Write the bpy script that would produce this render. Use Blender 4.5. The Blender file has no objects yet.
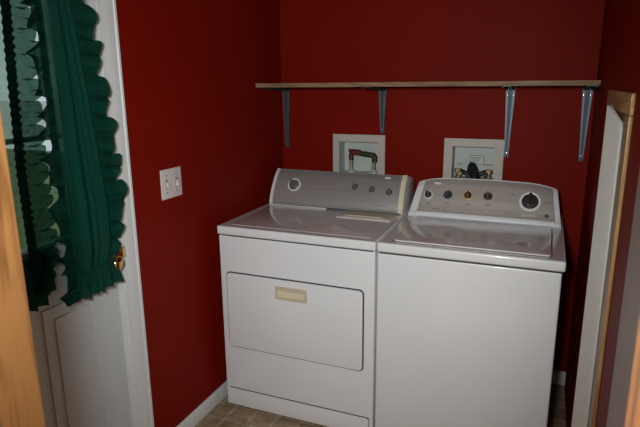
import bpy, bmesh, math, random
from mathutils import Vector, Matrix
random.seed(7)
PI = math.pi
C = bpy.context.scene.collection
sc = bpy.context.scene

# ------------------------------------------------------------------ camera
def make_camera():
    cd = bpy.data.cameras.new('camera'); co = bpy.data.objects.new('camera', cd); C.objects.link(co)
    yaw, pitch, roll = math.radians(22.565), math.radians(-13.522), math.radians(-0.529)
    f = Vector((-math.sin(yaw)*math.cos(pitch), math.cos(yaw)*math.cos(pitch), math.sin(pitch)))
    r = Vector((math.cos(yaw), math.sin(yaw), 0)); u = r.cross(f)
    r2 = r*math.cos(roll)+u*math.sin(roll); u2 = -r*math.sin(roll)+u*math.cos(roll)
    M = Matrix((r2, u2, -f)).transposed().to_4x4(); M.translation = Vector((1.342, -2.848, 1.543))
    co.matrix_world = M
    cd.sensor_width = 36; cd.lens = 546.04/640*36; cd.clip_start = .02
    cd.dof.use_dof = True; cd.dof.focus_distance = 2.3; cd.dof.aperture_fstop = 6.3
    sc.camera = co
make_camera()

# ------------------------------------------------------------------ sky, lights, exposure
w = bpy.data.worlds.new('sky'); sc.world = w; w.use_nodes = True
nt = w.node_tree; bg = nt.nodes['Background']
bg.inputs['Color'].default_value = (.80, .90, 1.0, 1); bg.inputs['Strength'].default_value = .8

def area(name, loc, target, size, power, col, shape='DISK'):
    l = bpy.data.lights.new(name, 'AREA'); l.shape = shape; l.size = size; l.energy = power; l.color = col
    o = bpy.data.objects.new(name, l); C.objects.link(o); o.location = loc
    o.rotation_euler = (Vector(target)-Vector(loc)).to_track_quat('-Z', 'Y').to_euler()
    return o
# the photographer's light in the hallway, just above the lens
fl = bpy.data.lights.new('camera_flash', 'SPOT'); fl.energy = 131; fl.color = (.905, .98, 1.0); fl.shadow_soft_size = .07
fl.spot_size = math.radians(87); fl.spot_blend = 1.0
fo = bpy.data.objects.new('camera_flash', fl); C.objects.link(fo); fo.location = (1.20, -2.90, 1.66)
fo.rotation_euler = (Vector((.42, -.8, 1.12))-Vector(fo.location)).to_track_quat('-Z', 'Y').to_euler()
# added warm fill light, left of the doorway, brightening the right oak jamb
area('jamb_fill', (.05, -2.72, 1.95), (1.437, -2.36, .95), .22, 62, (1.0, .84, .60))

sc.view_settings.view_transform = 'Standard'; sc.view_settings.look = 'None'
sc.view_settings.gamma = 1; sc.view_settings.use_curve_mapping = False
sc.view_settings.exposure = 0.0

# ------------------------------------------------------------------ materials
def mat(name, col, rough=.5, metal=0, coat=0, spec=.5):
    m = bpy.data.materials.new(name); m.use_nodes = True
    b = m.node_tree.nodes['Principled BSDF']
    b.inputs['Base Color'].default_value = (*col, 1); b.inputs['Roughness'].default_value = rough
    b.inputs['Metallic'].default_value = metal; b.inputs['Coat Weight'].default_value = coat
    b.inputs['Coat Roughness'].default_value = .08; b.inputs['Specular IOR Level'].default_value = spec
    return m
def N(m, t, **k):
    n = m.node_tree.nodes.new(t)
    for a, v in k.items():
        if hasattr(n, a): setattr(n, a, v)
        else: n.inputs[a].default_value = v
    return n
def L(m, a, b): m.node_tree.links.new(a, b)
def B(m): return m.node_tree.nodes['Principled BSDF']
def vary(m, scale, amount, stretch=(1,1,1), bump=0, bscale=None, detail=4):
    """gentle colour variation and bump from noise in object space"""
    b = B(m); base = b.inputs['Base Color'].default_value[:]
    tc = N(m, 'ShaderNodeTexCoord'); mp = N(m, 'ShaderNodeMapping'); mp.inputs['Scale'].default_value = stretch
    L(m, tc.outputs['Object'], mp.inputs['Vector'])
    n = N(m, 'ShaderNodeTexNoise', Scale=scale, Detail=detail); L(m, mp.outputs[0], n.inputs['Vector'])
    r = N(m, 'ShaderNodeValToRGB')
    r.color_ramp.elements[0].position = .3; r.color_ramp.elements[1].position = .7
    r.color_ramp.elements[0].color = tuple(c*(1-amount) for c in base[:3])+(1,)
    r.color_ramp.elements[1].color = tuple(min(1, c*(1+amount)) for c in base[:3])+(1,)
    L(m, n.outputs['Fac'], r.inputs[0]); L(m, r.outputs[0], b.inputs['Base Color'])
    if bump:
        n2 = N(m, 'ShaderNodeTexNoise', Scale=bscale or scale, Detail=3); L(m, mp.outputs[0], n2.inputs['Vector'])
        bp = N(m, 'ShaderNodeBump', Strength=bump, Distance=.004); L(m, n2.outputs['Fac'], bp.inputs['Height'])
        L(m, bp.outputs[0], b.inputs['Normal'])
    return m
def wood(name, c0, c1, axis='Z', scale=1.0, rough=.4):
    m = mat(name, c0, rough, 0, .05, .22); b = B(m)
    st = {'X': (1.2, 14, 14), 'Y': (14, 1.2, 14), 'Z': (14, 14, 1.2)}[axis]
    tc = N(m, 'ShaderNodeTexCoord'); mp = N(m, 'ShaderNodeMapping'); mp.inputs['Scale'].default_value = [s*scale for s in st]
    L(m, tc.outputs['Object'], mp.inputs['Vector'])
    n1 = N(m, 'ShaderNodeTexNoise', Scale=1.0, Detail=3, Distortion=.6); L(m, mp.outputs[0], n1.inputs['Vector'])
    mu = N(m, 'ShaderNodeMath', operation='MULTIPLY'); mu.inputs[1].default_value = 7.0; L(m, n1.outputs['Fac'], mu.inputs[0])
    fr = N(m, 'ShaderNodeMath', operation='PINGPONG'); fr.inputs[1].default_value = .5; L(m, mu.outputs[0], fr.inputs[0])
    n2 = N(m, 'ShaderNodeTexNoise', Scale=9.0, Detail=2); L(m, mp.outputs[0], n2.inputs['Vector'])
    ad = N(m, 'ShaderNodeMath', operation='ADD'); L(m, fr.outputs[0], ad.inputs[0]); L(m, n2.outputs['Fac'], ad.inputs[1])
    r = N(m, 'ShaderNodeValToRGB'); r.color_ramp.elements[0].position = .48; r.color_ramp.elements[1].position = .92
    r.color_ramp.elements[0].color = (*c1, 1); r.color_ramp.elements[1].color = (*c0, 1)
    L(m, ad.outputs[0], r.inputs[0]); L(m, r.outputs[0], b.inputs['Base Color'])
    return m

RED = vary(mat('red_wall_paint', (.185, .0068, .0020), .52, 0, 0, .06), 2.5, .06, bump=.25, bscale=260)
WHITE_PAINT = vary(mat('white_trim_paint', (.62, .62, .61), .45), 5, .03)
DOOR_WHITE = vary(mat('white_door_paint', (.50, .51, .52), .42), 6, .03)
PANEL_WHITE = vary(mat('off_white_panel_paint', (.66, .65, .61), .5), 8, .05)
LEAF = vary(mat('mauve_white_leaf_paint', (.40, .34, .32), .55), 4, .06)  # dull mauve white, darker than the other door paint
CEIL = vary(mat('ceiling_paint', (.7, .68, .64), .8), 8, .03)
HALL = vary(mat('beige_hall_paint', (.55, .48, .40), .7), 3, .04)
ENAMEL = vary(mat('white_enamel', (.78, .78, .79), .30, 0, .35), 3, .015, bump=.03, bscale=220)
ENAMEL_TOP = vary(mat('enamel_top_red_reflection', (.62, .57, .55), .16, 0, .6), 3, .02)  # red wall's reflection put into this darker, warmer white
CREAM = vary(mat('cream_plastic', (.72, .66, .46), .4), 8, .05)
ALMOND = vary(mat('almond_plastic', (.60, .50, .36), .45), 8, .06)
PINKWHITE = vary(mat('white_plastic', (.72, .70, .69), .35, 0, .2), 8, .03)
SILVER = vary(mat('brushed_silver_panel', (.41, .39, .38), .40, .5), 30, .09, (.15, 6, 6))
SILVER2 = vary(mat('bright_silver_panel', (.62, .57, .52), .36, .5), 30, .09, (.15, 6, 6))
CHROME = vary(mat('chrome', (.80, .80, .80), .12, 1), 20, .03)
ORANGE_REFL = vary(mat('orange_reflection_ring', (.95, .48, .16), .3, .3), 20, .05)  # warm orange reflection on a chrome ring, put into its colour
SATIN = vary(mat('satin_bright_metal', (.88, .88, .87), .28, .05), 20, .03)
GREYKNOB = vary(mat('grey_knob_plastic', (.16, .16, .165), .35, .3), 20, .05)
DARK = vary(mat('dark_plastic', (.015, .014, .014), .4), 20, .1)
SEAM = vary(mat('seam_shadow_gasket', (.05, .05, .05), .8), 20, .1)
PRINT = vary(mat('grey_print', (.10, .10, .10), .6), 20, .1)
BLACKKNOB = vary(mat('black_knob_plastic', (.045, .042, .04), .25, .2), 20, .05)
SLOT = vary(mat('switch_slot', (.30, .28, .27), .5), 20, .05)
PRINTG = vary(mat('pale_grey_print', (.24, .23, .22), .5), 20, .1)
PRINTW = vary(mat('white_print', (.80, .80, .78), .4), 20, .03)
STEEL = vary(mat('bracket_steel', (.115, .135, .165), .45, .5), 40, .1)
STEELDARK = vary(mat('bracket_groove', (.045, .06, .075), .5, .4), 40, .1)
BRASS = vary(mat('brass', (.75, .48, .18), .16, 1), 15, .08)
BRASSD = vary(mat('dull_brass', (.36, .26, .12), .4, .7), 60, .25)
COPPER = vary(mat('red_coated_pipe', (.14, .028, .018), .5, .2), 60, .3)
IRON = vary(mat('dark_corroded_pipe', (.055, .05, .03), .6, .4), 90, .5)
STUB = vary(mat('tan_pipe', (.30, .26, .17), .5, .1), 50, .2)
BOX = vary(mat('off_white_box_plastic', (.52, .47, .41), .5), 10, .04)
BOXIN = vary(mat('pale_box_lining', (.50, .54, .50), .5), 10, .05)
STICK = vary(mat('sticker_paper', (.62, .63, .58), .6), 12, .04)
TAN = vary(mat('tan_label', (.38, .31, .20), .6), 40, .2)
RUBBER = vary(mat('black_rubber', (.012, .012, .013), .5), 30, .2)
SWITCH = vary(mat('white_switch_plastic', (.66, .60, .58), .4), 10, .03)
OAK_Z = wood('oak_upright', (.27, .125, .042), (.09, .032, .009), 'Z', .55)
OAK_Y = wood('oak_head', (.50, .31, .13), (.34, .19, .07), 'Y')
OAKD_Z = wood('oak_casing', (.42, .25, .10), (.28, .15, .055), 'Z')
OAKBACK = wood('shaded_oak_backing', (.15, .085, .03), (.09, .045, .016), 'Z')  # shade of the recess put into the dark backing colour
SHELFW = wood('shelf_board', (.30, .185, .10), (.20, .115, .06), 'X', rough=.6)

def tile_mat():
    m = mat('vinyl_tile', (.2, .14, .08), .38); b = B(m)
    tc = N(m, 'ShaderNodeTexCoord')
    br = N(m, 'ShaderNodeTexBrick'); br.offset = 0; br.inputs['Scale'].default_value = 1
    br.inputs['Brick Width'].default_value = .115; br.inputs['Row Height'].default_value = .115
    br.inputs['Mortar Size'].default_value = .004; br.inputs['Mortar Smooth'].default_value = .4
    br.inputs['Color1'].default_value = (.31, .22, .13, 1); br.inputs['Color2'].default_value = (.22, .155, .09, 1)
    br.inputs['Mortar'].default_value = (.46, .36, .26, 1)
    L(m, tc.outputs['Object'], br.inputs['Vector'])
    n = N(m, 'ShaderNodeTexNoise', Scale=28, Detail=6); L(m, tc.outputs['Object'], n.inputs['Vector'])
    mx = N(m, 'ShaderNodeMixRGB', blend_type='OVERLAY'); mx.inputs[0].default_value = .8
    L(m, br.outputs['Color'], mx.inputs[1]); L(m, n.outputs['Fac'], mx.inputs[2]); L(m, mx.outputs[0], b.inputs['Base Color'])
    return m
TILE = tile_mat()

def cloth(name, col, sheer, trans=.35, tint=(.36, .64, .48, 1)):
    m = bpy.data.materials.new(name); m.use_nodes = True; t = m.node_tree; t.nodes.clear()
    o = N(m, 'ShaderNodeOutputMaterial'); d = N(m, 'ShaderNodeBsdfDiffuse', Color=(*col, 1)); tl = N(m, 'ShaderNodeBsdfTranslucent', Color=(*col, 1))
    tp = N(m, 'ShaderNodeBsdfTransparent', Color=tint)
    a = N(m, 'ShaderNodeMixShader'); a.inputs[0].default_value = trans; L(m, d.outputs[0], a.inputs[1]); L(m, tl.outputs[0], a.inputs[2])
    tc = N(m, 'ShaderNodeTexCoord'); n = N(m, 'ShaderNodeTexNoise', Scale=60, Detail=3); L(m, tc.outputs['Object'], n.inputs['Vector'])
    mr = N(m, 'ShaderNodeMapRange'); mr.inputs['To Min'].default_value = max(0, sheer-.12); mr.inputs['To Max'].default_value = sheer+.12
    L(m, n.outputs['Fac'], mr.inputs['Value'])
    s = N(m, 'ShaderNodeMixShader'); L(m, mr.outputs[0], s.inputs[0]); L(m, a.outputs[0], s.inputs[1]); L(m, tp.outputs[0], s.inputs[2])
    L(m, s.outputs[0], o.inputs['Surface'])
    return m
CLOTH = cloth('green_cotton', (.0065, .058, .042), .06)
CLOTH_RUF = cloth('green_ruffle_cotton', (.006, .055, .038), .03)
SHEER = cloth('green_sheer_cotton', (.010, .085, .058), .62, tint=(.66, .80, .66, 1))
SHEER_RUF = cloth('green_sheer_ruffle', (.007, .065, .045), .22)
BANDM = cloth('green_gathered_seam', (.005, .030, .030), .0)
HEM = cloth('olive_hem_stitching', (.10, .09, .04), .0)

def glass_mat():
    m = bpy.data.materials.new('window_glass'); m.use_nodes = True; t = m.node_tree; t.nodes.clear()
    o = N(m, 'ShaderNodeOutputMaterial'); tp = N(m, 'ShaderNodeBsdfTransparent', Color=(.93, .96, .94, 1)); g = N(m, 'ShaderNodeBsdfGlossy', Roughness=.02)
    fr = N(m, 'ShaderNodeFresnel', IOR=1.45); s = N(m, 'ShaderNodeMixShader')
    L(m, fr.outputs[0], s.inputs[0]); L(m, tp.outputs[0], s.inputs[1]); L(m, g.outputs[0], s.inputs[2]); L(m, s.outputs[0], o.inputs['Surface'])
    return m
GLASS = glass_mat()
LAWN = vary(mat('lawn', (.16, .19, .085), .9), 6, .4)
DRIVE = vary(mat('pale_gravel', (.62, .62, .58), .9), 3, .2)
KERB = vary(mat('dark_kerb', (.03, .035, .03), .9), 3, .2)

# ------------------------------------------------------------------ mesh helpers (world coordinates)
def box(bm, x0, x1, y0, y1, z0, z1, bev=0, seg=2):
    vs = [bm.verts.new(p) for p in ((x0,y0,z0),(x1,y0,z0),(x1,y1,z0),(x0,y1,z0),(x0,y0,z1),(x1,y0,z1),(x1,y1,z1),(x0,y1,z1))]
    fs = [bm.faces.new([vs[i] for i in q]) for q in ((0,3,2,1),(4,5,6,7),(0,1,5,4),(1,2,6,5),(2,3,7,6),(3,0,4,7))]
    if bev:
        es = list({e for f in fs for e in f.edges})
        bmesh.ops.bevel(bm, geom=es, offset=bev, segments=seg, affect='EDGES', profile=.6)
    return bm
def nb(*a, **k): return box(bmesh.new(), *a, **k)
def prism(bm, pts, axis, a0, a1, bev=0):
    """extrude polygon pts (2-D) along axis: 'x' pts=(y,z); 'y' pts=(x,z); 'z' pts=(x,y)"""
    def P(p, a): return {'x': (a, p[0], p[1]), 'y': (p[0], a, p[1]), 'z': (p[0], p[1], a)}[axis]
    lo = [bm.verts.new(P(p, a0)) for p in pts]; hi = [bm.verts.new(P(p, a1)) for p in pts]; n = len(pts)
    fs = [bm.faces.new(lo[::-1]), bm.faces.new(hi)]
    for i in range(n): fs.append(bm.faces.new((lo[i], lo[(i+1) % n], hi[(i+1) % n], hi[i])))
    bmesh.ops.recalc_face_normals(bm, faces=fs)
    if bev:
        es = list({e for f in fs[:2] for e in f.edges})
        bmesh.ops.bevel(bm, geom=es, offset=bev, segments=2, affect='EDGES', profile=.6)
    return bm
def lathe(bm, prof, M, n=24):
    """prof = [(r,h)...] around local z of matrix M"""
    rings = []
    for r, h in prof:
        if r < 1e-6: rings.append([bm.verts.new(M @ Vector((0, 0, h)))])
        else: rings.append([bm.verts.new(M @ Vector((r*math.cos(2*PI*i/n), r*math.sin(2*PI*i/n), h))) for i in range(n)])
    fs = []
    for a, b in zip(rings, rings[1:]):
        for i in range(n):
            j = (i+1) % n
            q = [a[0 if len(a) == 1 else i], a[0 if len(a) == 1 else j], b[0 if len(b) == 1 else j], b[0 if len(b) == 1 else i]]
            q2 = []
            for v in q:
                if v not in q2: q2.append(v)
            if len(q2) > 2: fs.append(bm.faces.new(q2))
    bmesh.ops.recalc_face_normals(bm, faces=fs)
    return bm
def tube(bm, pts, r, n=12):
    pts = [Vector(p) for p in pts]; rings = []; up = Vector((.13, .31, .94))
    for i, p in enumerate(pts):
        t = (pts[min(i+1, len(pts)-1)]-pts[max(i-1, 0)]).normalized()
        a = t.cross(up).normalized(); b = t.cross(a)
        rr = r[i] if isinstance(r, (list, tuple)) else r
        rings.append([bm.verts.new(p+a*rr*math.cos(2*PI*k/n)+b*rr*math.sin(2*PI*k/n)) for k in range(n)])
    fs = []
    for a, b in zip(rings, rings[1:]):
        for k in range(n): fs.append(bm.faces.new((a[k], a[(k+1) % n], b[(k+1) % n], b[k])))
    fs.append(bm.faces.new(rings[0][::-1])); fs.append(bm.faces.new(rings[-1]))
    bmesh.ops.recalc_face_normals(bm, faces=fs)
    return bm
def rounded(x0, x1, z0, z1, r, n=6):
    o = []
    for cx, cz, a in ((x1-r, z1-r, 0), (x0+r, z1-r, 90), (x0+r, z0+r, 180), (x1-r, z0+r, 270)):
        for k in range(n+1):
            t = math.radians(a+90*k/n); o.append((cx+r*math.cos(t), cz+r*math.sin(t)))
    return o
def ring(bm, outer, inner, axis, a0, a1):
    """frame between two same-length outlines"""
    def P(p, a): return {'x': (a, p[0], p[1]), 'y': (p[0], a, p[1]), 'z': (p[0], p[1], a)}[axis]
    n = len(outer); R = [[bm.verts.new(P(p, a)) for p in o] for o, a in ((outer, a0), (outer, a1), (inner, a1), (inner, a0))]
    fs = []
    for k in range(4):
        A, D = R[k], R[(k+1) % 4]
        for i in range(n):
            j = (i+1) % n; fs.append(bm.faces.new((A[i], A[j], D[j], D[i])))
    bmesh.ops.recalc_face_normals(bm, faces=fs)
    return bm
def rect(x0, x1, z0, z1): return [(x1, z1), (x0, z1), (x0, z0), (x1, z0)]

BASE = {}
def obj(name, bm, m, parent=None, smooth=True):
    if parent is not None: org = BASE[parent.name]
    else:
        xs = [v.co for v in bm.verts]
        org = Vector(((min(v.x for v in xs)+max(v.x for v in xs))/2, (min(v.y for v in xs)+max(v.y for v in xs))/2, min(v.z for v in xs)))
    bmesh.ops.translate(bm, verts=bm.verts, vec=-org)
    me = bpy.data.meshes.new(name); bm.to_mesh(me); bm.free()
    me.materials.append(m)
    if smooth:
        for p in me.polygons: p.use_smooth = True
        me.set_sharp_from_angle(angle=math.radians(38))
    o = bpy.data.objects.new(name, me); C.objects.link(o)
    if parent is not None: o.parent = parent
    else: o.location = org
    BASE[o.name] = org
    return o
def tag(o, label, cat, group=None):
    o['label'] = label; o['category'] = cat
    if group: o['group'] = group
    return o
def thing(name, label, cat, loc, group=None):
    o = bpy.data.objects.new(name, None); C.objects.link(o); o.location = loc; o.empty_display_size = .1
    BASE[o.name] = Vector(loc)
    return tag(o, label, cat, group)
def struct(name, bm, m, parent=None):
    o = obj(name, bm, m, parent)
    if parent is None: o['kind'] = 'structure'
    return o
def frame_at(p, n, up=(0, 0, 1)):
    n = Vector(n).normalized(); x = Vector(up).cross(n).normalized(); y = n.cross(x)
    M = Matrix((x, y, n)).transposed().to_4x4(); M.translation = Vector(p); return M

XL, XR, YF, ZC = -.07, 1.53, -2.30, 2.44     # room: left wall, right wall, front wall, ceiling
# ------------------------------------------------------------------ shell
struct('floor', nb(XL-.12, XR+.12, -2.42, .12, -.05, 0), TILE)
struct('floor_hall', nb(-.3, 2.3, -4.3, -2.42, -.05, 0), HALL)
struct('ceiling', nb(-.4, 2.4, -4.3, .12, ZC, ZC+.05), CEIL)
struct('wall_back', nb(XL-.12, XR+.12, 0, .12, 0, ZC), RED)
struct('wall_right', nb(XR, XR+.12, YF, 0, 0, ZC), RED)
DY0, DY1, DZ = -2.215, -1.350, 2.045            # exterior door opening in the left wall
bm = bmesh.new(); box(bm, XL-.12, XL, DY1, 0, 0, ZC); box(bm, XL-.12, XL, YF, DY0, 0, ZC); box(bm, XL-.12, XL, DY0, DY1, DZ, ZC)
struct('wall_left', bm, RED)
JL, JR = .613, 1.437                          # doorway the photograph is taken through
bm = bmesh.new(); box(bm, XL-.12, JL-.02, -2.42, YF, 0, ZC); box(bm, JR+.02, XR+.12, -2.42, YF, 0, ZC); box(bm, JL-.02, JR+.02, -2.42, YF, 2.05, ZC)
struct('wall_front', bm, RED)
bm = bmesh.new(); box(bm, -.4, -.3, -4.3, -2.42, 0, ZC); box(bm, 2.3, 2.4, -4.3, -2.42, 0, ZC); box(bm, -.4, 2.4, -4.4, -4.3, 0, ZC)
box(bm, -.4, XL-.12, -2.42, -2.36, 0, ZC); box(bm, XR+.12, 2.4, -2.42, -2.36, 0, ZC)
struct('wall_hall', bm, HALL)

def baseboard_x(name, y0, y1, xs, sgn):
    pts = [(xs, 0), (xs+sgn*.014, 0), (xs+sgn*.014, .052), (xs+sgn*.005, .067), (xs, .067)]
    struct(name, prism(bmesh.new(), pts, 'y', y0, y1), WHITE_PAINT)
baseboard_x('baseboard_left', -1.288, 0, XL, 1)
struct('baseboard_back', prism(bmesh.new(), [(0, 0), (-.014, 0), (-.014, .056), (-.005, .071), (0, .071)], 'x', XL+.014, XR), WHITE_PAINT)

# white casing of the exterior door
def casing_leg(bm, ya, yb, z1):
    d = 1 if yb > ya else -1                  # ya = inner edge, yb = outer edge
    pts = [(XL, ya), (XL+.010, ya), (XL+.012, ya+d*.02), (XL+.016, ya+d*.03), (XL+.016, yb-d*.012), (XL+.020, yb-d*.008), (XL+.020, yb), (XL, yb)]
    prism(bm, pts, 'z', 0, z1)
bm = bmesh.new(); casing_leg(bm, -1.363, -1.289, 2.115); casing_leg(bm, -2.202, -2.276, 2.115)
box(bm, XL, XL+.017, -2.202, -1.363, DZ, 2.115, .003)
box(bm, XL-.12, XL+.003, DY1-.016, DY1, 0, 2.03, 0); box(bm, XL-.12, XL+.003, DY0, DY0+.016, 0, 2.03, 0); box(bm, XL-.12, XL+.003, DY0, DY1, 2.03, 2.045)
tr = struct('trim_1', bm, WHITE_PAINT)
# oak jambs of the near doorway (right one lit by the added fill)
bm = bmesh.new(); box(bm, JL-.02, JL, -2.44, -2.285, 0, 2.05, .004); box(bm, JL-.085, JL-.008, -2.455, -2.435, 0, 2.1, .004)
struct('trim_2', bm, OAK_Z)
bm = bmesh.new(); box(bm, JR, JR+.02, -2.44, -2.285, 0, 2.05, .004); box(bm, JR+.008, JR+.085, -2.455, -2.435, 0, 2.1, .004)
struct('trim_3', bm, OAK_Z)
bm = bmesh.new(); box(bm, JL, JR, -2.44, -2.285, 2.03, 2.05, .003)
struct('trim_4', bm, OAK_Z)

# ------------------------------------------------------------------ exterior door with a window
XD = XL-.022                                   # room face of the door leaf
GY0, GY1, GZ0, GZ1 = -2.075, -1.497, 1.045, 1.90
ring_o = rect(DY0+.018, DY1-.018, .012, 2.027); ring_i = rect(GY0, GY1, GZ0, GZ1)
d1 = struct('door_1', ring(bmesh.new(), ring_o, ring_i, 'x', XD-.044, XD), DOOR_WHITE)
obj('window_frame', ring(bmesh.new(), rect(GY0-.035, GY1+.035, GZ0-.035, GZ1+.035), rect(GY0+.004, GY1-.004, GZ0+.004, GZ1-.004), 'x', XD, XD+.012), DOOR_WHITE, d1)
obj('pane', nb(XD-.026, XD-.020, GY0, GY1, GZ0, GZ1), GLASS, d1)
for a, b in ((-1.475, -1.705), (-1.855, -2.085)):
    bm = bmesh.new()
    y0, y1, z0, z1 = b, a, .20, .845
    ring(bm, rect(y0, y1, z0, z1), rect(y0+.022, y1-.022, z0+.022, z1-.022), 'x', XD, XD+.007)
    prism(bm, rect(y0+.045, y1-.045, z0+.045, z1-.045), 'x', XD, XD+.006)
    obj('raised_panel', bm, DOOR_WHITE, d1)
kz, ky = .922, -1.417
M = frame_at((XD, ky, kz), (1, 0, 0))
kn = obj('door_knob', lathe(bmesh.new(), [(0,0),(.031,0),(.031,.004),(.024,.009),(.012,.013),(.011,.030),(.017,.036),(.025,.044),(.028,.054),(.026,.064),(.018,.071),(0,.074)], M), BRASS, d1)
bm = bmesh.new(); box(bm, XD+.004, XL+.013, -1.368, -1.360, .915, .975, .002); box(bm, XL+.010, XL+.016, -1.366, -1.352, .925, .965, .002)
obj('strike_plate', bm, BRASS, tr)['label'] = 'brass strike plate'

# the yard outside
struct('ground_lawn', nb(-14.0, XL-.13, -20, 8, -.25, -.20), LAWN)
struct('ground_kerb', nb(-14.3, -14.0, -30, 12, -.25, -.10), KERB)
struct('ground_drive', nb(-60, -14.3, -60, 40, -.25, -.15), DRIVE)

# ------------------------------------------------------------------ oak casing on the right wall and the white board in it
t5 = struct('trim_5', nb(XR-.002, XR, -1.268, -.748, 0, 1.457), OAKBACK)
obj('casing_head', nb(XR-.009, XR, -1.325, -.713, 1.457, 1.510, .002), OAK_Y, t5)
obj('casing_stile', nb(XR-.009, XR, -1.325, -1.268, 0, 1.456, .002), OAKD_Z, t5)
bm = bmesh.new(); prism(bm, [(0, .002), (.084, .002), (.084, 1.405), (.081, 1.418), (.074, 1.428), (.004, 1.472), (0, 1.472)], 'x', -.006, .006, .002)
a0, a1 = Vector((XR-.034, -1.090, 0)), Vector((XR-.004, -1.163, 0)); d = (a1-a0).normalized()
bmesh.ops.transform(bm, matrix=Matrix(((-d.y, d.x, 0, a0.x), (d.x, d.y, 0, a0.y), (0, 0, 1, 0), (0, 0, 0, 1))), verts=bm.verts)
bmesh.ops.recalc_face_normals(bm, faces=bm.faces[:])
tag(obj('white_board', bm, PANEL_WHITE), 'tall narrow white board with slanted top standing against the oak frame at right', 'board')
# white door flat in the right wall nearer the doorway
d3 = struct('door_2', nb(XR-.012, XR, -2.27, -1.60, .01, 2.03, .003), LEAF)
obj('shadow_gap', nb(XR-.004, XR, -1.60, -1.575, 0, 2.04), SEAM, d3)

# ------------------------------------------------------------------ double light switch
t = thing('light_switch', 'white double light switch plate on the red left wall', 'light switch', (XL, -1.043, 1.085))
obj('cover_plate', nb(XL, XL+.006, -1.108, -.978, 1.086, 1.207, .0025), SWITCH, t)
for y in (-1.075, -1.012):
    tg = obj('toggle', prism(bmesh.new(), [(XL+.006, 1.134), (XL+.017, 1.130), (XL+.019, 1.140), (XL+.006, 1.158)], 'y', y-.005, y+.005, .001), SWITCH, t)
    obj('toggle_slot', nb(XL+.0055, XL+.0068, y-.008, y+.008, 1.127, 1.166), SLOT, tg)
    for z in (1.112, 1.182): obj('screw', lathe(bmesh.new(), [(0,.0015),(.003,.0012),(.0035,0)], frame_at((XL+.006, y, z), (1,0,0)), 10), STEEL, t)

# ------------------------------------------------------------------ curtains on the exterior door
def sheet(fn, nu, nv):
    bm = bmesh.new()
    g = [[bm.verts.new(fn(i/nu, j/nv)) for i in range(nu+1)] for j in range(nv+1)]
    for j in range(nv):
        for i in range(nu): bm.faces.new((g[j][i], g[j][i+1], g[j+1][i+1], g[j+1][i]))
    return bm
def lerp(a, b, t): return a+(b-a)*t
def interp(tab, z):
    if z >= tab[0][0]: return tab[0][1]
    for (z0, v0), (z1, v1) in zip(tab, tab[1:]):
        if z >= z1: return lerp(v0, v1, (z0-z)/(z0-z1))
    return tab[-1][1]
XC = -.030
ZT = 1.97
RL = [(1.97, -1.640), (1.5, -1.640), (1.2, -1.638), (.93, -1.632)]     # body edges of the right curtain
RR = [(1.97, -1.520), (1.8, -1.506), (1.5, -1.468), (1.15, -1.432), (1.0, -1.436), (.93, -1.470)]
def fold(u, v, k):
    e = .75*min(1, u*7)*min(1, (1-u)*7)                        # folds die out towards the two edges
    return e*(.013*math.sin(u*14.5+.6+.5*math.sin(v*2.2+k))+.006*math.sin(u*27+v*1.7+k)+.003*math.sin(u*51-v*2.3))*(1-.3*v)
def body_r(u, v):
    z = lerp(ZT, .935, v); y = lerp(interp(RL, z), interp(RR, z), u)
    return (XC+fold(u, v, 0), y, z)
cr = thing('curtain', 'opaque green curtain panel with ruffled edges hanging beside the brass door knob', 'curtain', (XC, -1.54, .84), 'green curtains on the door')
obj('panel', sheet(body_r, 70, 60), CLOTH, cr)
def ruffle_side(edge, width, sgn, z0, z1, waves, amp, seed, wfn=None, xo=0, lap=.010, gath=.0035):
    """gathered strip along an edge: sgn +1 sticks out towards larger y; loose lobes with finer gathers at the seam"""
    rnd = random.Random(seed); ph = [rnd.uniform(0, 6.28) for _ in range(6)]
    def fn(u, v):
        z = lerp(z0, z1, v); ye = interp(edge, z)
        s = v*waves*2*PI+1.3*math.sin(v*17+ph[0])+.8*math.sin(v*31+ph[4])
        wv = width*(1+.24*math.sin(s*.5+ph[1])+.12*math.sin(s*1.0+ph[2]))
        if wfn: wv *= wfn(v)
        g = gath*math.sin(4.3*s+ph[3])*math.sin(PI*min(1, u*1.3))     # fine gathers
        x = XC+xo+.006+u*amp*math.sin(s)+.3*u*u*amp*math.sin(1.7*s+ph[3])+g+.008*u
        zz = z+u*u*.010*math.sin(s+1.3)-u*.006
        return (x, ye-sgn*lap+sgn*u*(wv+lap), zz)
    return sheet(fn, 10, 640)
obj('ruffle', ruffle_side(RR, .060, 1, ZT, .955, 17, .013, 3, lambda v: 1.0 if v < .80 else max(.12, 1-(v-.80)*5.0)), CLOTH_RUF, cr)
obj('ruffle', ruffle_side(RL, .046, -1, ZT, .865, 15, .020, 5, xo=.012), CLOTH_RUF, cr)
def bot_r(u, v):
    y = lerp(-1.646, -1.438, u); s = u*6.5*2*PI+1.1*math.sin(u*11)+.5*math.sin(u*23)
    x = XC+.004+v*.011*math.sin(s)+.002*v*math.sin(2.1*s+1)+.003*math.sin(3.7*s)*math.sin(PI*min(1, v*1.3))
    return (x, y+v*lerp(-.014, .022, u), .948-v*(.086+.003*math.sin(s*.5)+.008*math.sin(u*3.1)))
obj('ruffle', sheet(bot_r, 260, 12), CLOTH_RUF, cr)
def hem_r(u, v):
    p = bot_r(u, 1.0+v*.030); return (p[0]+.0008, p[1], p[2])
obj('hem', sheet(hem_r, 260, 1), HEM, cr)['label'] = 'olive stitched hem'

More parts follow.
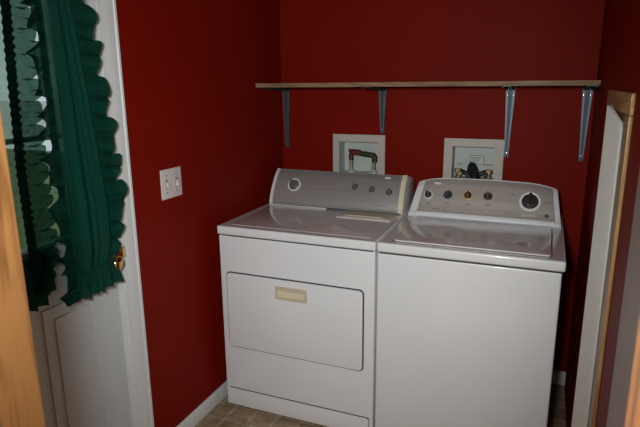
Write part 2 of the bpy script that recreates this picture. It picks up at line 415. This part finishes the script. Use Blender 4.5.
# left, sheer panel
LE = [(1.97, -1.712), (1.6, -1.732), (1.3, -1.746), (1.05, -1.744), (.9, -1.742)]
XLC = -.020
cl = thing('curtain', 'sheer green curtain panel half hidden by the oak door jamb', 'curtain', (XC, -1.93, .84), 'green curtains on the door')
def body_l(u, v):
    z = lerp(ZT, 1.035, v); y = lerp(-2.12, interp(LE, z), u)
    return (XC+XLC+fold(u, v, 2)*.6, y, z)
obj('panel', sheet(body_l, 70, 40), SHEER, cl)
obj('ruffle', ruffle_side(LE, .074, 1, ZT, .930, 33, .012, 9, lambda v: 1.0 if v < .90 else max(.2, 1-(v-.90)*6), xo=XLC, gath=.006), SHEER_RUF, cl)
def band(u, v):
    z = lerp(ZT, .96, v); y = interp(LE, z)+lerp(-.016, .016, u)+.002*math.sin(v*260)
    return (XC+XLC+.010+.004*math.sin(v*300)*u, y, z)
obj('gathered_seam', sheet(band, 3, 320), BANDM, cl)
def bot_l(u, v):
    y = lerp(-2.12, -1.664, u); s = u*13*2*PI+.8*math.sin(u*19)
    drop = .165*math.sqrt(max(0, 1-max(0, (u-.84)/.16)**2))
    return (XC+XLC+.006+v*.012*math.sin(s)+.003*math.sin(3.3*s)*v, y, 1.045-v*max(.02, drop)+.004*v*math.cos(s))
obj('ruffle', sheet(bot_l, 240, 12), CLOTH_RUF, cl)

# ------------------------------------------------------------------ shelf and brackets
t = thing('wall_shelf', 'long narrow wooden shelf across the back wall above the machines', 'shelf', (.73, -.15, 1.518))
obj('board', nb(XL+.001, XR-.004, -.30, -.001, 1.520, 1.540, .002), SHELFW, t)
obj('edge_strip', nb(XL+.001, .455, -.302, -.300, 1.519, 1.5395), SHELFW, t)
obj('edge_strip', nb(.457, XR-.004, -.302, -.300, 1.520, 1.5405), SHELFW, t)
def bracket(x, zb, label):
    t = thing('shelf_bracket', label, 'bracket', (x, 0, zb), 'steel brackets under the shelf')
    zt = 1.5195; hw0, hw1 = .022, .009
    bm = bmesh.new()
    prism(bm, [(x-.010, zb), (x+.010, zb), (x+hw0*.8, zt), (x-hw0*.8, zt)], 'y', -.003, -.0005)
    obj('wall_leg', bm, STEELDARK, t)
    for s in (-1, 1):
        bm = bmesh.new()
        # tapering flange down the wall leg
        pts = [(s*(hw1-.006)+x, zb+.012), (s*hw1+x, zb+.012), (s*hw0+x, zt-.003), (s*(hw0-.011)+x, zt-.003)]
        prism(bm, pts, 'y', -.016, -.003)
        obj('flange', bm, STEEL, t)
    bm = bmesh.new()
    prism(bm, [(-.002, zt), (-.29, zt), (-.29, zt-.006), (-.16, zt-.013), (-.002, zt-.026)], 'x', x-.020, x-.014)
    prism(bm, [(-.002, zt), (-.29, zt), (-.29, zt-.006), (-.16, zt-.013), (-.002, zt-.026)], 'x', x+.014, x+.020)
    box(bm, x-.020, x+.020, -.29, -.002, zt-.003, zt)
    obj('shelf_arm', bm, STEELDARK, t)
    for dx, z in ((-.014, zt-.045), (.014, zt-.045), (0, zb+.022)):
        yy = -.0165 if dx else -.004
        obj('screw', lathe(bmesh.new(), [(0,.003),(.003,.0025),(.0045,0)], frame_at((x+dx, yy, z), (0,-1,0)), 10), CHROME, t)
bracket(-.036, 1.175, 'steel shelf bracket at the left end of the shelf, in the corner')
bracket(.526, 1.270, 'steel shelf bracket directly above the left recessed utility box')
bracket(1.162, 1.172, 'steel shelf bracket just right of the box holding the washer valves')
bracket(1.497, 1.168, 'steel shelf bracket at the right end of the shelf beside the right wall')

# ------------------------------------------------------------------ recessed utility boxes
def utility_box(x0, x1, z0, z1, bd, label):
    t = thing('utility_box', label, 'utility box', ((x0+x1)/2, 0, z0), 'recessed boxes in the back wall')
    fo, fi = rect(x0, x1, z0, z1), rect(x0+bd, x1-bd, z0+bd*.7, z1-.040)
    obj('frame', ring(bmesh.new(), fo, fi, 'y', -.010, 0), BOX, t)
    return t, (x0+bd, x1-bd, z0+bd*.7, z1-.040)
# The wall is opened behind each box so that the recess is real depth
wb = bpy.data.objects['wall_back']
def recess(x0, x1, z0, z1, parent):
    bm = bmesh.new(); dp = .082
    v = [(x0,-.002,z0),(x1,-.002,z0),(x1,-.002,z1),(x0,-.002,z1),(x0,dp,z0),(x1,dp,z0),(x1,dp,z1),(x0,dp,z1)]
    vs = [bm.verts.new(p) for p in v]
    for q in ((4,5,6,7),(0,1,5,4),(1,2,6,5),(2,3,7,6),(3,0,4,7)): bm.faces.new([vs[i] for i in q])
    bmesh.ops.recalc_face_normals(bm, faces=bm.faces[:])
    obj('lining', bm, BOXIN, parent)
b1, r1 = utility_box(.245, .543, 1.025, 1.264, .037, 'white recessed wall box holding a small pipe loop, behind the dryer')
b2, r2 = utility_box(.857, 1.150, 1.025, 1.259, .043, 'white recessed wall box with a sticker and two valves, behind the washer')
# rebuild the back wall with the two openings
def wall_with_holes(x0, x1, z0, z1, holes):
    bm = bmesh.new(); xs = sorted({x0, x1, *[h[0] for h in holes], *[h[1] for h in holes]})
    for a, b in zip(xs, xs[1:]):
        cuts = [(h[2], h[3]) for h in holes if h[0] <= a+1e-6 and h[1] >= b-1e-6]
        if not cuts: box(bm, a, b, 0, .12, z0, z1)
        else:
            c0, c1 = cuts[0]; box(bm, a, b, 0, .12, z0, c0); box(bm, a, b, 0, .12, c1, z1)
    return bm
me = wb.data; g = .005; bm = wall_with_holes(XL-.12, XR+.12, 0, ZC, [(a-g, b+g, c-g, d+g) for a, b, c, d in (r1, r2)]); bmesh.ops.translate(bm, verts=bm.verts, vec=-BASE[wb.name]); bm.to_mesh(me); bm.free()
recess(*r1, b1); recess(*r2, b2)
# pipe loop in the left box
zf = r1[2]
t = thing('pipe_loop', 'small loop of corroded pipe joining two tan stubs in the left box', 'pipe', (.40, .03, zf))
for x in (.338, .470):
    pb = obj('stub_pipe', tube(bmesh.new(), [(x, .03, zf), (x, .03, 1.152)], .0105), STUB, t)
    obj('flange', lathe(bmesh.new(), [(0,.001),(.027,.001),(.027,.008),(.014,.014),(.011,.02)], frame_at((x, .03, zf), (0,0,1), (0,1,0))), BOXIN, pb)
bm = bmesh.new(); tube(bm, [(.338, .03, 1.118), (.338, .03, 1.150), (.342, .03, 1.160), (.352, .03, 1.164), (.392, .03, 1.160)], [.013, .014, .0165, .0165, .0155])
tube(bm, [(.325, .03, 1.170), (.392, .03, 1.168)], .010); obj('elbow', bm, COPPER, t)['label'] = 'red coated elbow'
bm = bmesh.new()
tube(bm, [(.385, .03, 1.158), (.40, .03, 1.156), (.47, .03, 1.148)], .0125)
for k in range(6): tube(bm, [(.400+k*.012, .03, 1.1565-k*.0012), (.405+k*.012, .03, 1.156-k*.0012)], .0155)
tube(bm, [(.452, .03, 1.150), (.470, .03, 1.148), (.474, .03, 1.140), (.474, .03, 1.112)], .015)
obj('threaded_coupling', bm, IRON, t)['label'] = 'dark corroded coupling'
# sticker and valves in the right box
zf = r2[2]
st = obj('sticker', nb(.978, 1.048, .0805, .0815, 1.120, 1.165), STICK, b2)
bm = bmesh.new(); ring(bm, rect(.978, 1.048, 1.120, 1.165), rect(.9805, 1.0455, 1.1225, 1.1625), 'y', .0795, .0805)
for i, z in enumerate((1.153, 1.146, 1.139, 1.131)): box(bm, .986, 1.040-.006*i, .0795, .0805, z, z+.0025)
obj('print', bm, PRINT, st)
for a, b in ((.912, .940), (1.050, 1.098)): obj('tan_label', nb(a, b, .0795, .0815, 1.113, 1.122), TAN, b2)
def valve(x, s, label):
    t = thing('shutoff_valve', label, 'valve', (x, .035, zf), 'washer valves')
    bm = bmesh.new(); tube(bm, [(x, .035, zf), (x, .035, 1.085)], .014); lathe(bm, [(0,0),(.019,0),(.019,.022),(0,.022)], frame_at((x, .035, 1.078), (0,0,1), (0,1,0)), 6)
    obj('body', bm, BRASSD, t)
    bm = bmesh.new(); tube(bm, [(x, .035, 1.083), (x+s*.022, .028, 1.086), (x+s*.050, .022, 1.075), (x+s*.058, .02, zf+.003)], [.011, .012, .012, .011])
    obj('hose', bm, RUBBER, t)
    bm = bmesh.new(); lathe(bm, [(0,.012),(.010,.012),(.014,.006),(.014,0),(0,0)], frame_at((x+s*.012, .010, 1.078), (0,-1,0)), 8)
    obj('handle', bm, BRASSD if s > 0 else DARK, t)
valve(.928, 1, 'left brass shutoff valve in the box behind the washer')
valve(1.080, -1, 'right brass shutoff valve in the box behind the washer')
bm = bmesh.new(); tube(bm, [(1.022, -.02, 1.02), (1.018, .0, 1.06), (1.008, .02, 1.100), (.998, .035, 1.118), (.990, .05, 1.113), (.986, .055, 1.09), (.984, .055, zf+.003)], [.026, .024, .021, .019, .018, .017, .017])
tube(bm, [(.990, .03, 1.115), (.988, .03, 1.138)], [.010, .004], 8)
tag(obj('drain_hose', bm, RUBBER), 'black drain hose bent between the two valves in the right box', 'hose')

# ------------------------------------------------------------------ machine consoles
class Console:
    droop, flat = 0, .7
    """curved control housing: face runs bottom (t=0) to top (t=1), u across"""
    def __init__(s, x0, x1, inset, arch, prof, back):
        s.x0, s.x1, s.inset, s.arch, s.prof, s.back = x0, x1, inset, arch, prof, back
        s.z0 = prof[0][1]; s.h = prof[-1][1]-prof[0][1]
    def yz(s, t):
        n = len(s.prof)-1; f = min(max(t, 0), 1)*n; i = min(int(f), n-1); f -= i
        a, b = s.prof[i], s.prof[i+1]; return lerp(a[0], b[0], f), lerp(a[1], b[1], f)
    def pos(s, u, t):
        y, z = s.yz(t); k = (z-s.z0)/s.h
        x = lerp(s.x0+s.inset*k, s.x1-s.inset*k, u)
        e = max(0, abs(2*u-1)-s.flat)/(1-s.flat); z += k*s.arch*(1-(2*u-1)**2)-k*s.droop*e*e
        return Vector((x, y, z))
    def nrm(s, u, t):
        a = s.pos(u, max(0, t-.04)); b = s.pos(u, min(1, t+.04)); c = s.pos(min(1, u+.02), t)-s.pos(max(0, u-.02), t)
        return c.cross(b-a).normalized()
    def body(s, nu=40, nt=24):
        bm = bmesh.new(); rows = []
        for i in range(nu+1):
            u = i/nu; r = [s.pos(u, j/nt) for j in range(nt+1)]
            tp = r[-1]
            for k in range(1, 7): r.append(Vector((tp.x, lerp(tp.y, s.back, k/6), tp.z-.036*k/6+.003*math.sin(PI*k/6))))
            r.append(Vector((lerp(s.x0, s.x1, u), s.back, s.z0)))
            rows.append([bm.verts.new(p) for p in r])
        fs = []
        n = len(rows[0])
        for a, b in zip(rows, rows[1:]):
            for j in range(n):
                fs.append(bm.faces.new((a[j], b[j], b[(j+1) % n], a[(j+1) % n])))
        e0 = bm.faces.new(rows[0]); e1 = bm.faces.new(rows[-1][::-1])
        bmesh.ops.recalc_face_normals(bm, faces=bm.faces[:])
        bmesh.ops.bevel(bm, geom=list(e0.edges)+list(e1.edges), offset=.004, segments=2, affect='EDGES', profile=.5)
        return bm
    def patch(s, u0, u1, t0, t1, off, th=.002, nu=40, nt=20):
        bm = bmesh.new(); F = []; K = []
        for j in range(nt+1):
            t = lerp(t0, t1, j/nt); F.append([]); K.append([])
            for i in range(nu+1):
                u = lerp(u0, u1, i/nu); p = s.pos(u, t); n = s.nrm(u, t)
                F[-1].append(bm.verts.new(p+n*off)); K[-1].append(bm.verts.new(p+n*(off-th)))
        for j in range(nt):
            for i in range(nu):
                bm.faces.new((F[j][i], F[j][i+1], F[j+1][i+1], F[j+1][i])); bm.faces.new((K[j+1][i], K[j+1][i+1], K[j][i+1], K[j][i]))
        for j in range(nt):
            bm.faces.new((F[j+1][0], K[j+1][0], K[j][0], F[j][0])); bm.faces.new((F[j][nu], K[j][nu], K[j+1][nu], F[j+1][nu]))
        for i in range(nu):
            bm.faces.new((F[0][i], K[0][i], K[0][i+1], F[0][i+1])); bm.faces.new((F[nt][i+1], K[nt][i+1], K[nt][i], F[nt][i]))
        return bm
    def marks(s, lst, off):
        bm = bmesh.new()
        for u0, u1, t0, t1 in lst:
            bm2 = s.patch(u0, u1, t0, t1, off, .0006, 3, 2); me = bpy.data.meshes.new('tmp'); bm2.to_mesh(me); bm2.free(); bm.from_mesh(me); bpy.data.meshes.remove(me)
        return bm
    def ellipse(s, u, t, a, b, off, n=20):
        p = s.pos(u, t)+s.nrm(u, t)*off; M = frame_at(p, s.nrm(u, t)); bm = bmesh.new()
        lo = [bm.verts.new(M @ Vector((a*math.cos(2*PI*i/n), b*math.sin(2*PI*i/n), -.0015))) for i in range(n)]
        hi = [bm.verts.new(M @ Vector((.9*a*math.cos(2*PI*i/n), .9*b*math.sin(2*PI*i/n), .001))) for i in range(n)]
        bm.faces.new(hi)
        for i in range(n): bm.faces.new((lo[i], lo[(i+1) % n], hi[(i+1) % n], hi[i]))
        return bm
    def M(s, u, t, off=0): return frame_at(s.pos(u, t)+s.nrm(u, t)*off, s.nrm(u, t))
def knob(parent, con, u, t, off, r, h, m, ringm=None, ring_r=1.25, grip=True, capm=None, rot=0, name='control_knob'):
    M = con.M(u, t, off)
    o = obj(name, lathe(bmesh.new(), [(0,0),(r,0),(r*.97,h*.35),(r*.86,h*.45),(r*.82,h*.9),(r*.72,h),(0,h)], M), m, parent)
    if ringm:
        rr = r*ring_r
        obj('ring', lathe(bmesh.new(), [(r*1.0,.0005),(rr,.0005),(rr,.003),(rr*.95,.0055),(r*1.02,.004),(r*1.0,.001)], M, 32), ringm, o)
    if grip:
        R = Matrix.Rotation(rot, 4, 'Z'); bm = bmesh.new(); box(bm, -r*.16, r*.16, -r*.88, r*.88, h*.4, h*1.45, r*.07)
        bmesh.ops.transform(bm, matrix=M @ R, verts=bm.verts); obj('grip', bm, capm or m, o)
    return o

# ------------------------------------------------------------------ dryer
DF = -.815
dr = thing('dryer', 'white front loading dryer with a cream door pull, left of the washer', 'dryer', (.3685, -.42, 0))
cab = obj('cabinet', nb(-.006, .736, DF+.004, -.06, .012, .871, .006, 3), ENAMEL, dr)
bm = bmesh.new(); box(bm, .012, .725, DF+.0062, -.08, .866, .878); obj('gasket', bm, SEAM, dr)
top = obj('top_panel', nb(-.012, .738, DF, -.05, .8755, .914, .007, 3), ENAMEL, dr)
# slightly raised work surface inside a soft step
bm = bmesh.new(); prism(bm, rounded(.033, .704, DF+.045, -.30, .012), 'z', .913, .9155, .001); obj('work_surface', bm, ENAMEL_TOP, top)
bm = bmesh.new(); prism(bm, rounded(-.006, .732, DF+.006, -.056, .006), 'z', .9135, .9142); obj('top_skin', bm, ENAMEL_TOP, top)  # thin sheet carrying the reflection-tinted top colour
ls = obj('lint_screen_lid', prism(bmesh.new(), rounded(.450, .690, -.455, -.335, .008), 'z', .915, .919, .0015), ALMOND, dr)
ls['label'] = 'beige lint screen lid on the dryer top'
obj('lid_edge_highlight', nb(.440, .705, -.478, -.466, .915, .9185, .001), PINKWHITE, ls)  # pale strips for the lid's edges and the highlights on them
obj('lid_edge_highlight', nb(.470, .660, -.440, -.433, .9188, .9215, .001), PINKWHITE, ls)
# door: seam groove around a slightly proud panel
do = rounded(.026, .692, .327, .702, .022); di = rounded(.031, .687, .332, .697, .018)
door = obj('door', prism(bmesh.new(), di, 'y', DF-.006, DF+.006, .003), ENAMEL, dr)
obj('door_seam', prism(bmesh.new(), do, 'y', DF+.0005, DF+.006), SEAM, door)
hx0, hx1, hz0, hz1 = .281, .434, .607, .667
h = obj('door_pull', ring(bmesh.new(), rounded(hx0, hx1, hz0, hz1, .004, 3), rounded(hx0+.013, hx1-.013, hz0+.010, hz1-.010, .003, 3), 'y', DF-.011, DF-.005), ALMOND, door)
obj('recess', nb(hx0+.010, hx1-.010, DF-.0068, DF-.0055, hz0+.008, hz1-.008), ALMOND, door)
h['label'] = 'cream recessed door pull'
bm = bmesh.new(); prism(bm, [(DF-.0065, hz0+.008), (DF-.0105, hz0+.012), (DF-.0105, hz0+.034), (DF-.0065, hz0+.038)], 'x', hx0+.012, hx1-.012); obj('finger_lip', bm, CREAM, dr)
bm = bmesh.new(); prism(bm, [(.014, .10), (.718, .10), (.718, .018), (.7205, .018), (.7205, .1025), (.711, .1085), (.014, .1085)], 'y', DF+.0026, DF+.006); obj('kick_seam', bm, SEAM, dr)
obj('kick_panel', prism(bmesh.new(), [(.014, .018), (.716, .018), (.716, .098), (.708, .104), (.014, .104)], 'y', DF+.0005, DF+.006, .0018), ENAMEL, dr)
ZB = .9145
dc = Console(.001, .725, .004, .0, [(-.316, ZB), (-.319, .930), (-.308, .962), (-.292, .997), (-.270, 1.033), (-.243, 1.066), (-.215, 1.088)], -.07)
con = obj('console', dc.body(), PINKWHITE, dr)
obj('face_panel', dc.patch(.024, .965, .07, .985, .0025), SILVER, con)
obj('end_cap', dc.patch(.966, 1.0, .0, 1.0, .004, .004, 4), CREAM, con)['label'] = 'cream right end cap'
obj('end_cap', dc.patch(0, .022, .0, 1.0, .004, .004, 4), PINKWHITE, con)
obj('base_gap', nb(.020, .715, -.324, -.30, .9145, .9185), SEAM, con)
obj('base_strip', nb(.006, .33, -.334, -.326, .9145, .9185, .001), PINKWHITE, con)
def find_ut(c, x, z):
    t = 0
    for k in range(400):
        if c.yz(k/400)[1] <= z: t = k/400
    p0, p1 = c.pos(0, t), c.pos(1, t); return (x-p0.x)/(p1.x-p0.x), t
def px_ut(c, px, py):
    """place a control where the photograph shows it on the curved face (solved in 3-D on the face itself)"""
    cam = sc.camera.matrix_world; best = None
    f = 546.04
    def pr(P):
        q = cam.inverted() @ P; return 320+f*q.x/-q.z, 213.5-f*q.y/-q.z
    u, t = .5, .5
    for _ in range(30):
        a = pr(c.pos(u, t)); b = pr(c.pos(u+.01, t)); d = pr(c.pos(u, t+.01))
        J = Matrix((((b[0]-a[0])/.01, (d[0]-a[0])/.01), ((b[1]-a[1])/.01, (d[1]-a[1])/.01)))
        e = J.inverted() @ Vector((px-a[0], py-a[1])); u = min(max(u+e.x*.8, 0), 1); t = min(max(t+e.y*.8, 0), .99)
    return u, t
u, t_ = px_ut(dc, 294.5, 185); knob(dr, dc, u, t_, .002, .028, .022, GREYKNOB, SATIN, 1.28, True, GREYKNOB, .7, 'timer_dial')
for (a, b), rt in zip(((355, 187), (372, 189.5), (389, 192.5)), (.1, .5, -.3)):
    u, t_ = px_ut(dc, a, b); knob(dr, dc, u, t_, .002, .0135, .018, GREYKNOB, STEEL, 1.2, True, GREYKNOB, rt)
u, t_ = px_ut(dc, 388, 178.5); obj('logo', dc.ellipse(u, t_, .016, .005, .004), PRINTW, con)
mk = []
for i in range(7): mk.append((.655+.035*i, .675+.035*i, .42, .435))
mk += [(.10, .20, .18, .195), (.22, .26, .18, .195), (.175, .20, .80, .82), (.30, .34, .60, .615), (.70, .74, .33, .345), (.80, .90, .25, .265), (.90, .935, .84, .855)]
for q in mk: obj('print', dc.marks([q], .0030), PRINTG, con)

# ------------------------------------------------------------------ washer
W0, W1 = .743, 1.442
wa = thing('washer', 'white top loading washer with a flat lid, right of the dryer', 'washing machine', ((W0+W1)/2, -.42, 0))
obj('cabinet', nb(W0+.002, W1-.010, DF+.004, -.06, .012, .870, .008, 3), ENAMEL, wa)
bm = bmesh.new(); box(bm, W0+.012, W1-.012, DF+.0065, -.08, .866, .877); obj('gasket', bm, SEAM, wa)
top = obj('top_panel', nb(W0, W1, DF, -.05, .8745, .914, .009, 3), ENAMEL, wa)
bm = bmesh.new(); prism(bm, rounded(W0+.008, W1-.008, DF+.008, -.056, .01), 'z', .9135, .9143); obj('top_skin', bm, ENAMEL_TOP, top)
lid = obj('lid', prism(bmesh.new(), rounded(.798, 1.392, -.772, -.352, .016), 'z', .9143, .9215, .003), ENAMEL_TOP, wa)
obj('lid_gap', ring(bmesh.new(), rounded(.794, 1.396, -.776, -.350, .018), rounded(.799, 1.391, -.771, -.353, .016), 'z', .9135, .9148), SEAM, lid)
obj('edge_highlight', nb(.812, 1.380, -.7745, -.7705, .9155, .9213, .0015), PINKWHITE, lid)  # pale strip painted in for the highlight on the lid's rounded front
wc = Console(.752, 1.432, .026, .012, [(-.330, ZB), (-.336, .922), (-.332, .932), (-.318, .944), (-.302, .966), (-.285, .994), (-.264, 1.024), (-.240, 1.056), (-.212, 1.080)], -.07)
wc.droop = .016; wc.flat = .62
con = obj('console', wc.body(), ENAMEL, wa)
obj('face_panel', wc.patch(.055, .965, .32, .97, .003), SILVER2, con)
obj('chrome_lip', wc.patch(.055, .965, .26, .318, .0035, .003, 40, 6), SATIN, con)
spots = [(428.5, 195, BLACKKNOB, SATIN, .5), (448, 195, BLACKKNOB, STEEL, -.5), (468, 195.5, BLACKKNOB, ORANGE_REFL, .1), (488, 196.5, BLACKKNOB, BRASSD, .05)]  # third and fourth rings have the orange reflection in their colour
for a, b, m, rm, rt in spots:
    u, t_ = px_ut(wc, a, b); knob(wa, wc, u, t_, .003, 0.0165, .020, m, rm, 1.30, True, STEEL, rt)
u, t_ = px_ut(wc, 530, 202); kd = knob(wa, wc, u, t_, .003, 0.0355, .022, BLACKKNOB, SATIN, 1.30, True, DARK, 0, 'cycle_dial')
u, t_ = px_ut(wc, 546.5, 216.5); obj('button', lathe(bmesh.new(), [(0,.004),(.008,.004),(.010,0)], wc.M(u, t_, .003), 16), GREYKNOB, con)
u, t_ = px_ut(wc, 438, 183.5); obj('logo', wc.ellipse(u, t_, .018, .0055, .0045), PRINTW, con)['label'] = 'small oval maker badge'
mk = []
for a, b, ww in ((428, 203, .03), (447, 203.5, .03), (468, 204.5, .035), (488, 205.5, .04), (436, 209, .05), (445, 209.5, .02), (420.5, 206, .01)):
    u, t_ = px_ut(wc, a, b); mk.append((u-ww/2, u+ww/2, t_-.012, t_+.012))
for a, b in ((512, 186), (547, 190), (513, 195), (549, 203), (541, 217.5)):
    u, t_ = px_ut(wc, a, b); mk.append((u-.013, u+.013, t_-.008, t_+.008))
for q in mk: obj('print', wc.marks([q], .0036), PRINTG, con)
mk = []
for a in (523, 526.5, 530, 533.5):
    u, t_ = px_ut(wc, a, 216); mk.append((u-.004, u+.004, t_-.02, t_+.02))
for q in mk: obj('indicator_mark', wc.marks([q], .0040), PRINTW, con)
